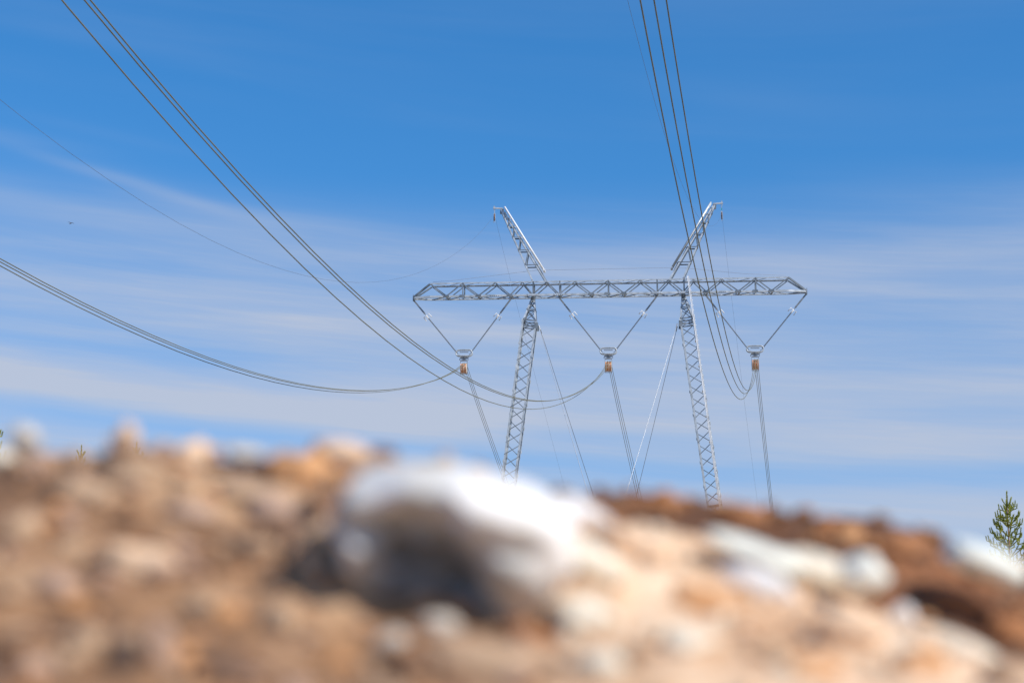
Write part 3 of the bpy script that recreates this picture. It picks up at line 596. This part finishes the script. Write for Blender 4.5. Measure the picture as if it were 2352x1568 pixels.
ROCKS = [
 (54, 1014, 38, 34, 0, 'stone', 'pale grey round stone on the ridge at far left', Y1),
 (0, 1066, 40, 36, 0, 'cream', 'cream stone cut by the left edge, below the pale round stone', None),
 (292, 1008, 25, 38, 10, 'peach', 'upright peach stone sticking up from the left part of the ridge', Y1),
 (262, 1018, 14, 20, -15, 'pink', 'small stone leaning on the upright peach stone', Y1),
 (441, 1052, 48, 46, 0, 'peach', 'light peach round stone on the ridge above the left slope', None),
 (560, 1040, 42, 16, 0, 'stone', 'low whitish stone on the ridge between two peach stones', Y1),
 (315, 1095, 82, 42, 8, 'tan', 'broad tan stone just below the upright peach stone', None),
 (200, 1140, 92, 36, 22, 'tan', 'long tan stone tilted downhill at the upper left', None),
 (690, 1090, 84, 50, 12, 'orange', 'orange-tan stone left of the big boulder at the ridge', None),
 (780, 1040, 80, 28, 6, 'peach', 'flat peach stone at the ridge, upper left of the boulder', None),
 (550, 1136, 92, 34, 6, 'tan', 'long light tan stone beneath the dark gap in the left slope', None),
 (540, 1078, 52, 20, 0, 'dark', 'dark filler shape in the gap under the low whitish stone', None),  # dark rock shape fills the gap between stones
 (640, 1186, 84, 44, 14, 'pink', 'pinkish stone left of the boulder, halfway up', None),
 (436, 1186, 70, 28, 10, 'pink', 'flat pinkish-grey stone in the middle of the left slope', None),
 (40, 1228, 56, 50, 0, 'tan', 'tan stone at the left edge, halfway down', None),
 (160, 1268, 44, 30, -10, 'tan', 'small light tan stone right of the left edge stone', None),
 (330, 1305, 110, 46, 20, 'peach', 'long peach stone tilted downhill in the lower left', None),
 (205, 1304, 24, 24, 0, 'dark', 'small dark stone in the lower left slope', None),
 (126, 1356, 60, 40, 0, 'pink', 'rounded tan-pink stone in the lower left', None),
 (660, 1236, 66, 48, 14, 'brown', 'brown shape darkening the shaded hollow left of the boulder', None),  # brown rock put in to darken the shadow patch here
 (590, 1262, 60, 30, 12, 'dark', 'dark long shape for the shade in the hollow, farther left of the boulder', None),  # dark rock stands in for shadow beside the boulder
 (728, 1180, 34, 60, 0, 'brown', 'upright brown stone just left of the boulder\'s top', None),  # brown rock deepens the shade beside the boulder's top
 (500, 1545, 60, 30, 0, 'dark', 'dark stone at the very bottom below the orange one', None),
 (704, 1300, 26, 44, 10, 'tan', 'narrow upright tan stone against the boulder\'s left side', None),
 (460, 1396, 42, 34, 0, 'tan', 'light tan stone beside the orange one in the lower left', None),
 (515, 1418, 38, 40, 0, 'orange', 'orange stone touching a light tan stone in the lower left', None),
 (646, 1440, 50, 58, 10, 'tan', 'light tan upright stone at lower left of the boulder', None),
 (364, 1500, 34, 76, 0, 'pink', 'tall narrow pinkish stone near the bottom left', None),
 (280, 1520, 40, 44, 0, 'dark', 'dark stone at the bottom beside the tall narrow one', None),
 (60, 1545, 80, 34, 0, 'pink', 'pinkish stone at the bottom left corner', None),
 (60, 1475, 76, 26, 0, 'brown', 'brown stone above the bottom left corner', None),
 (190, 1490, 48, 60, 0, 'tan', 'tan-brown stone between the dark stone and the bottom left corner', None),
 (530, 1530, 90, 36, 0, 'brown', 'brown stone at the bottom below the orange stone', None),
 (640, 1345, 60, 20, 0, 'dark', 'dark flat stone left of the boulder\'s foot', None),  # dark rock in place of shade at the boulder's foot
 (800, 1420, 110, 50, 12, 'dark', 'dark bluish stone under the boulder\'s lower left edge', 1.22),  # dark rock standing in for the shadow under the boulder
 (904, 1480, 44, 32, 0, 'stone', 'whitish stone at the bottom under the boulder', None),
 (1007, 1440, 54, 32, 10, 'stone', 'pale grey stone touching the boulder\'s lower edge', None),
 (1194, 1376, 40, 26, 10, 'rust', 'orange-brown clod right of the boulder\'s foot', None),
 (1330, 1300, 120, 56, 20, 'cream', 'large cream stone against the boulder\'s right side', None),
 (1330, 1190, 90, 40, 26, 'white', 'pale stone running down from the boulder\'s crown to the right', None),
 (1400, 1345, 22, 20, 0, 'brown', 'small brown stone right of the large cream stone', None),
 (1470, 1262, 110, 34, 24, 'peach', 'long peach stone below the right ridge', None),
 (1110, 1525, 150, 44, 8, 'tan', 'broad tan stone at the bottom centre', None),
 (1240, 1470, 100, 22, 22, 'rust', 'thin rusty slab at the bottom, right of centre', None),
 (1340, 1420, 90, 40, 14, 'cream', 'cream stone below the small brown stone', None),
 (1378, 1535, 60, 36, 0, 'cream', 'pale stone at the bottom right of centre', None),
 (1454, 1520, 22, 36, -10, 'brown', 'small brown upright stone at the bottom right of centre', None),
 (1745, 1272, 132, 30, 21, 'greenwhite', 'long greenish-white stone lying along the right ridge', Y1 - .04),
 (1740, 1352, 104, 54, 16, 'white', 'brightest white stone, under the long greenish-white one', None),
 (1984, 1318, 56, 50, 0, 'greenwhite', 'greenish-white stone at the right end of the ridge', Y1 - .03),
 (1880, 1316, 110, 42, 16, 'cream', 'cream stone between the two greenish-white stones', None),
 (2074, 1428, 36, 37, 0, 'white', 'round white stone alone on the right slope', None),
 (1640, 1400, 120, 34, 24, 'orange', 'long orange-tan stone left of the brightest white stone', None),
 (1582, 1478, 70, 40, 10, 'cream', 'cream stone at the lower right of centre', None),
 (1526, 1480, 22, 26, 0, 'brown', 'small dark brown stone in the cream patch', None),
 (1770, 1500, 60, 34, 0, 'tan', 'grey-tan stone near the bottom below the bright white one', None),
 (1860, 1535, 90, 30, 14, 'orange', 'orange stone at the bottom under the right slope', None),
 (1960, 1460, 80, 50, 10, 'peach', 'peach stone left of the round white stone', None),
 (2120, 1530, 70, 34, 0, 'orange', 'yellow-brown stone at the bottom right', None),
 (2210, 1492, 120, 28, 22, 'cream', 'long tan-cream stone tilted downhill at the bottom right', None),
 (2330, 1560, 70, 34, 18, 'tan', 'tan stone at the bottom right corner', None),
]
for i, (px, py, rx, ry, ang, col, lab, dd) in enumerate(ROCKS):
    rock(px, py, rx, ry, ang, col, lab, 40 + i, d=dd, sink=.55 if dd is None else .1)
BACK = [(2275, 1300, 112, 40, 20, 'greenwhite', 'oblong white stone on the brown soil bank below the right pine', Y2 - .07),
        (1900, 1225, 46, 34, 0, 'rust', 'dark red-brown clod on the soil bank', None), (1955, 1236, 30, 34, 0, 'orange', 'orange clod beside the dark red-brown one', None),
        (1500, 1162, 90, 26, 4, 'rust', 'low rusty clod on the ridge below the two masts', None), (1720, 1192, 100, 26, 8, 'rust', 'long rusty clod on the ridge right of the right mast', None),
        (2080, 1262, 90, 28, 14, 'rust', 'wide rusty clod left of the oblong white stone', None), (2210, 1390, 110, 34, 24, 'rust', 'broad rusty clod below the oblong white stone', None),
        (2330, 1460, 80, 40, 24, 'rust', 'rusty clod at the right edge above the corner', None)]
for i, (px, py, rx, ry, ang, col, lab, dd) in enumerate(BACK):
    o = rock(px, py, rx, ry, ang, col, lab, 140 + i, d=dd, hf=h_back, sink=.75 if dd is None else .3)
    if 'clod' in lab: o.name = 'soil_clod'; o['category'] = 'soil clod'; o['group'] = 'clods on the brown soil bank'
# gravel between the stones: nobody could count it
def gravel(name, hf, mats, n, xr, yr_, smin, smax, seed):
    rnd = random.Random(seed); m = MB(); idx = []
    t = (1 + 5 ** .5) / 2; iv = [Vector(v).normalized() for v in ((-1, t, 0), (1, t, 0), (-1, -t, 0), (1, -t, 0), (0, -1, t), (0, 1, t), (0, -1, -t), (0, 1, -t), (t, 0, -1), (t, 0, 1), (-t, 0, -1), (-t, 0, 1))]
    fc = [(0, 11, 5), (0, 5, 1), (0, 1, 7), (0, 7, 10), (0, 10, 11), (1, 5, 9), (5, 11, 4), (11, 10, 2), (10, 7, 6), (7, 1, 8), (3, 9, 4), (3, 4, 2), (3, 2, 6), (3, 6, 8), (3, 8, 9), (4, 9, 5), (2, 4, 11), (6, 2, 10), (8, 6, 7), (9, 8, 1)]
    for _ in range(n):
        x, y = rnd.uniform(*xr), rnd.uniform(*yr_); s = smin + (smax - smin) * rnd.random() ** 2.5; z = hf(x, y) + EYE.z + s * .2
        sc = Vector((rnd.uniform(.7, 1.4), rnd.uniform(.7, 1.3), rnd.uniform(.5, .9))) * s; rot = Matrix.Rotation(rnd.uniform(0, 6.3), 3, 'Z') @ Matrix.Rotation(rnd.uniform(-.5, .5), 3, 'X')
        m.add([rot @ Vector((v.x * sc.x, v.y * sc.y, v.z * sc.z)) * rnd.uniform(.82, 1.12) + Vector((x, y, z)) for v in iv], fc); idx.append(rnd.randrange(len(mats)))
    o = m.build(name, mats[0]); 
    for mm in mats[1:]: o.data.materials.append(mm)
    o.data.polygons.foreach_set('material_index', [i for i in idx for _ in range(20)])
    return tag(o, 'loose gravel and chips between the stones of the bank', 'gravel', kind='stuff')
gravel('gravel', h_front, [MR['tan'], MR['pink'], MR['orange'], MR['brown'], MR['tan']], 1800, (-.75, .02), (.8, 1.55), .003, .013, 3)
o = gravel('pale_grit', h_front, [MR['peach'], MR['cream'], MR['peach'], MR['peach']], 800, (.02, .8), (.8, 1.55), .003, .013, 5); o['label'] = 'pale sandy grit and chips on the right half of the bank'; o['category'] = 'grit'
o = gravel('soil_crumbs', h_back, [MR['rust'], MR['brown'], MR['brown'], MR['orange']], 1500, (-.1, .9), (1.4, 1.8), .003, .012, 4); o['label'] = 'brown soil crumbs on the darker bank behind the stones'; o['category'] = 'soil crumbs'
